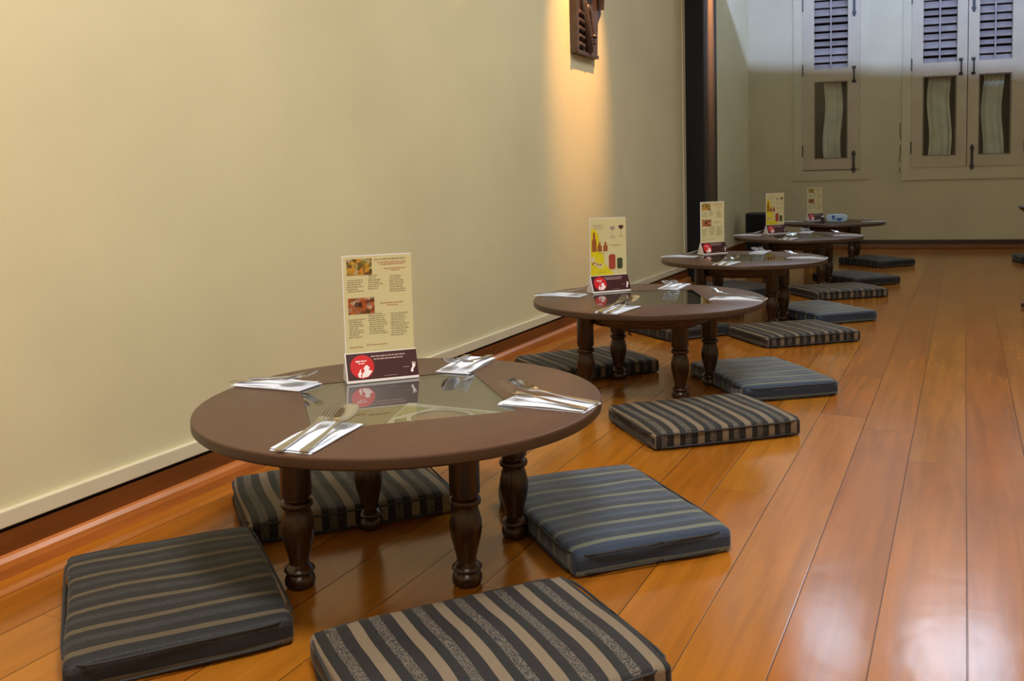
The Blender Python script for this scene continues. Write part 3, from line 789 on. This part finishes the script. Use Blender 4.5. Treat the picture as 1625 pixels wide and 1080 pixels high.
        yl = [(X(.0), 0.001), (X(.66), 0.001), (X(.58), Yv(.93)), (X(.38), Yv(.80)), (X(.36), Yv(.62)), (X(.16), Yv(.56)), (X(.26), Yv(.50)), (X(.24), Yv(.30)), (X(.15), Yv(.20)), (X(.06), Yv(.18)), (X(.03), Yv(.24))]
        decal('yellow_panel', M['yellow'], t, [yl], FM, .0003)
        def bottle(x, w_, v0, v1): # cap, neck, body
            h_ = SH*(v1-v0); y0 = Yv(v1)
            return [(X(x)-w_, y0), (X(x)+w_, y0), (X(x)+w_, y0+h_*.55), (X(x)+w_*.45, y0+h_*.72), (X(x)+w_*.4, y0+h_), (X(x)-w_*.4, y0+h_), (X(x)-w_*.45, y0+h_*.72), (X(x)-w_, y0+h_*.55)]
        decal('bottle_pictures', M['brownred'], t, [bottle(.11, .011, .25, .58), bottle(.26, .0105, .42, .58), bottle(.42, .0105, .42, .58)], FM, .0007)
        decal('can_picture', M['canred'], t, [[(X(.53), Yv(.90)), (X(.67), Yv(.90)), (X(.69), Yv(.87)), (X(.69), Yv(.67)), (X(.66), Yv(.64)), (X(.54), Yv(.64)), (X(.51), Yv(.67)), (X(.51), Yv(.87))]], FM, .0007)
        decal('can_picture', M['candark'], t, [[(X(.76), Yv(.90)), (X(.87), Yv(.90)), (X(.89), Yv(.87)), (X(.89), Yv(.74)), (X(.87), Yv(.71)), (X(.76), Yv(.71)), (X(.74), Yv(.74)), (X(.74), Yv(.87))]], FM, .0007)
        def gls(x, v): 
            y = Yv(v); return [(X(x)-.012, y), (X(x)+.012, y), (X(x)+.011, y-.010), (X(x)+.004, y-.017), (X(x)-.004, y-.017), (X(x)-.011, y-.010)]
        decal('wine_glass_picture', M['inkm'], t, [gls(.62, .155)], FM, .0003)
        decal('red_wine_picture', mat('wine_print', (70, 40, 40), .5), t, [gls(.86, .14)], FM, .0003)
        d = [rc(X(.62)-.0008, Yv(.30), X(.62)+.0008, Yv(.22)), rc(X(.86)-.0008, Yv(.30), X(.86)+.0008, Yv(.21)), rc(X(.62)-.009, Yv(.325), X(.62)+.009, Yv(.315)), rc(X(.86)-.009, Yv(.325), X(.86)+.009, Yv(.315))]
        for i in range(4): d += [rc(X(.10+.08*i), Yv(.135), X(.14+.08*i), Yv(.115+.004*(i % 2)))]
        for v, a_, e_ in ((.19, .12, .36), (.155, .10, .38), (.35, .55, .70), (.35, .80, .92), (.48, .52, .88), (.50, .60, .80), (.95, .18, .42), (.62, .25, .4)): d += words(rnd, X(a_), X(e_), Yv(v), .0022)
        decal('menu_lettering', M['inkd'], t, d, FM, .0003)
        el = lambda x, v, a_, c_: [(X(x)+a_*math.cos(2*PI*k/20), Yv(v)+c_*math.sin(2*PI*k/20)) for k in range(20)]
        decal('pale_blossom_picture', M['card'], t, [el(.07, .72, .011, .012), el(.26, .83, .018, .012), el(.14, .79, .010, .009)], FM, .0007)
        decal('dark_fruit_picture', M['brownred'], t, [el(.06, .79, .004, .004), el(.12, .775, .004, .004), el(.2, .80, .005, .004), el(.27, .815, .005, .004)], FM, .0011)
    return t
MEN = [(0, -.155, .150, 45.2, 'food'), (1, -.216, .140, 49, 'drinks'), (2, -.228, .225, 51, 'food'), (3, -.20, .20, 50, 'drinks'), (4, -.18, .20, 48, 'food')]
mf, md = make_menu('food'), make_menu('drinks'); first = {'food': mf, 'drinks': md}; seen = set()
for ti, dx, dy, a, k in MEN:
    o = first[k] if k not in seen else copy_tree(first[k]); seen.add(k)
    o.rotation_euler = (0, 0, R(a)); o.location = (TAB[ti][0]+dx-BD*.3*math.sin(R(a)), TAB[ti][1]+dy+BD*.3*math.cos(R(a)), TH+.0003)
    o['label'] = ('cream food menu card on the %s' if k == 'food' else 'yellow and cream drinks menu card on the %s') % TNAME[ti]
    o['category'] = 'menu'; o['group'] = 'menu cards standing on the tables'

# ------------------------------------------------------------------ packet and shaker on the farthest table
x5, y5 = TAB[4]
b = B(); n = 20
def sup(th, a_, c_, p=4): 
    s_, k_ = math.cos(th), math.sin(th); m_ = (abs(s_)**p+abs(k_)**p)**(-1/p); return a_*s_*m_, c_*k_*m_
rings = []
for y_, sc in ((-.020, .55), (-.016, .86), (-.008, 1), (.008, 1), (.016, .86), (.020, .55)):
    rings.append([b.b.verts.new((sup(2*PI*k/24, .097*min(1, sc+.08), .037*sc)[0], y_, .0385+sup(2*PI*k/24, .097, .037*sc)[1])) for k in range(24)])
for a_, c_ in zip(rings, rings[1:]):
    for k in range(24): b.b.faces.new((a_[k], a_[(k+1) % 24], c_[(k+1) % 24], c_[k]))
b.b.faces.new(rings[0]); b.b.faces.new(rings[-1])
pk = empty('tissue_packet', (x5+.045, y5-.04, TH+.0003), R(20))
b.build('packet_body', M['bluewhite'], pk, smooth=True)
PM = Matrix(((1, 0, 0, 0), (0, 0, -1, -.0195), (0, 1, 0, 0), (0, 0, 0, 1)))
decal('blue_markings', M['blueprint'], pk, [rc(-.052, .05, -.020, .062), rc(-.046, .024, -.026, .052), rc(-.02, .03, .05, .038), [(.0, .012), (.032, .016), (.030, .034), (.004, .034)], rc(-.01, .022, .045, .028)], PM, .0006)
tag(pk, 'pale blue and white soft packet with dark blue markings on the farthest table', 'packet')
ssk = empty('pepper_shaker', (x5-.085, y5-.02, TH+.0003))
B().lathe([(0, 0), (.017, 0), (.018, .03), (.014, .045), (0, .045)], 20).build('shaker_body', M['iron'], ssk, smooth=True)
B().lathe([(.0, .0452), (.0135, .0452), (.014, .052), (.011, .06), (0, .062)], 20).build('shaker_cap', M['steel'], ssk, smooth=True)
tag(ssk, 'small dark shaker beside the blue packet on the farthest table', 'shaker')

# ------------------------------------------------------------------ black speaker box in the far corner
sk = empty('black_speaker', (-1.93, 9.95, 0), R(6))
bb = B(); bb.box(-.15, .15, -.13, .16, .012, .44); bb.bevel(.012, 3); bb.build('speaker_cabinet', M['black'], sk)
B().box(-.135, .135, -.137, -.129, .03, .425).bevel(.004).build('speaker_grille', mat('black_cloth', (7, 7, 9), .9), sk)
for sx in (-.11, .11):
    for sy in (-.10, .12): B().lathe([(0, 0), (.015, 0), (.015, .013), (0, .013)], 16, Matrix.Translation((sx, sy, 0))).build('foot', M['black'], sk)
tag(sk, 'black box speaker on the floor in the far left corner', 'speaker')

# ------------------------------------------------------------------ carved wooden plaque on the left wall
# local: x = along +Y of the room, y = up, z = out of the wall
pq = empty('carved_wall_plaque', (XW, 5.12, 1.60))
PQ = Matrix(((0, 0, 1, 0), (1, 0, 0, 0), (0, 1, 0, 0), (0, 0, 0, 1)))
out = [(-.185, -.015), (.16, -.02), (.19, -.015), (.195, .10), (.20, .20), (.235, .225), (.265, .26), (.26, .31), (.235, .34), (.24, .42), (.22, .52), (.15, .60), (.03, .64), (-.10, .61), (-.18, .54), (-.185, .30)]
B().prism(out, .001, .024, PQ).bevel(.005).build('plaque_board', M['carve'], pq)
def ploc(x, y, z): return (z, x, y)
b = B(); b.box(-.185, -.155, -.015, .54, .02, .045, PQ); b.box(-.16, .17, -.018, .004, .02, .040, PQ); b.bevel(.004)
b.build('raised_border', M['carve'], pq)
b = B()
for k in range(5): b.tube([ploc(-.15, .03+.045*k, .022), ploc(-.12, .042+.045*k, .030), ploc(-.08, .030+.045*k, .034), ploc(-.04, .040+.045*k, .026)], [.013, .016, .016, .012], 10)
b.build('carved_folds', M['carve'], pq, smooth=True)
b = B(); b.tube([ploc(-.055, .31, .030), ploc(-.05, .22, .040), ploc(-.015, .12, .042), ploc(.025, .02, .036), ploc(.03, .0, .03)], [.022, .026, .026, .024, .016], 14); b.ball(ploc(-.03, .245, .05), (.022, .03, .035))
b.build('carved_arm', M['carve'], pq, smooth=True)
b = B(); b.tube([ploc(.055, .30, .03), ploc(.065, .22, .034), ploc(.085, .13, .036), ploc(.09, .10, .036)], [.010, .011, .012, .015], 12); b.ball(ploc(.085, .105, .044), (.018, .024, .014)); b.tube([ploc(.06, .075, .03), ploc(.085, .066, .046), ploc(.105, .085, .034)], [.006, .009, .006], 10)
b.build('carved_hand', M['carve'], pq, smooth=True)
b = B(); b.ball(ploc(.03, .44, .02), (.075, .115, .13), 24); b.ball(ploc(.035, .42, .088), (.03, .018, .04)); b.ball(ploc(.035, .375, .075), (.014, .036, .012)); b.ball(ploc(-.01, .46, .078), (.012, .026, .012)); b.ball(ploc(.085, .46, .078), (.012, .026, .012))
b.build('carved_face', M['carve'], pq, smooth=True)
b = B(); b.tube([ploc(-.10, .36, .03), ploc(-.11, .48, .04), ploc(-.04, .58, .045), ploc(.08, .60, .045), ploc(.17, .52, .04), ploc(.205, .40, .035), ploc(.225, .28, .03)], [.03, .04, .045, .045, .04, .035, .026], 12)
b.build('carved_hair', M['carve'], pq, smooth=True)
tag(pq, 'dark carved wooden relief plaque hanging on the cream wall above the second table', 'wall carving')

# ------------------------------------------------------------------ carved stool cut by the right edge
st = empty('carved_side_table', (.528, 6.55, 0), R(12))
B().lathe([(0, .555), (.10, .555), (.14, .562), (.19, .59), (.222, .618), (.225, .626), (.218, .632), (0, .632)], 40).build('tabletop', M['darkwood'], st, smooth=True)
B().lathe([(0, .12), (.05, .12), (.035, .16), (.03, .22), (.05, .28), (.055, .33), (.035, .38), (.03, .44), (.06, .50), (.105, .556), (0, .556)], 28).build('pedestal', M['darkwood'], st, smooth=True)
for k in range(3):
    a = R(180+120*k); c_, s_ = math.cos(a), math.sin(a)
    pts = [(.03, .17), (.09, .185), (.145, .155), (.175, .10), (.165, .055), (.17, .022), (.205, .014)]
    B().tube([(r_*c_, r_*s_, z) for r_, z in pts], [.024, .024, .022, .018, .015, .014, .013], 10).build('leg', M['darkwood'], st, smooth=True)
tag(st, 'dark carved wooden side table with curved legs, cut off by the right edge', 'side table')

# ------------------------------------------------------------------ lamps out of view that light the room
def downlight(x, y, to=None):
    o = empty('ceiling_downlight', (x, y, CEIL))
    return o
def spotlamp(name, x, y, z, label):
    o = empty(name, (x, y, CEIL)); 
    d = CEIL-z
    B().lathe([(.0, -.001), (.055, -.001), (.055, -.012), (.0, -.012)], 24).build('ceiling_rose', M['lampbody'], o, smooth=True)
    B().lathe([(.0, -.012), (.040, -.012), (.044, -d), (.041, -d), (.037, -.016), (0, -.016)], 24).build('lamp_shade', M['lampbody'], o, smooth=True)
    tag(o, label, 'lamp', 'small ceiling spot lamps washing the left wall'); return o
spotlamp('spot_lamp', -1.18, 5.0, 3.33, 'small white ceiling spot lamp above the carved plaque')
spotlamp('spot_lamp', -1.22, 3.62, 3.33, 'small white ceiling spot lamp between the entry and the plaque')
spotlamp('spot_lamp', -1.70, 7.56, 3.33, 'small white ceiling spot lamp beside the navy pillar')
spotlamp('spot_lamp', -1.2, .35, 3.33, 'small white ceiling spot lamp at the entry end of the wall')
def panel(x, y, sx, sy, label):
    o = empty('ceiling_light', (x, y, CEIL))
    b = B()
    for q in ((-sx/2-.04, -sx/2, -sy/2-.04, sy/2+.04), (sx/2, sx/2+.04, -sy/2-.04, sy/2+.04), (-sx/2, sx/2, -sy/2-.04, -sy/2), (-sx/2, sx/2, sy/2, sy/2+.04)): b.box(*q, -.05, -.001)
    b.build('lamp_frame', M['lampbody'], o)
    tag(o, label, 'ceiling light', 'square ceiling lights'); return o
panel(-.35, .9, 1.6, 1.0, 'wide warm ceiling light above the nearest table'); panel(.6, -1.4, 1.4, 1.4, 'large warm ceiling light behind the camera')
panel(-.1, 4.0, .9, .9, 'warm ceiling light in the middle of the room'); panel(.6, 7.0, .5, .5, 'small warm ceiling light near the far end')
# cool light trough on the edge of the low ceiling
tr = empty('light_trough', (.3, YE, 3.40))
b = B(); b.box(-2.3, 2.3, .001, .012, -.012, .20); b.box(-2.3, 2.3, .012, .26, -.012, .0)
b.box(-2.3, 2.3, .25, .262, -.012, .016)      # the front lip sets where the light stops
b.build('trough_body', M['lampbody'], tr); tag(tr, 'long white light trough on the edge of the low ceiling', 'light fitting')
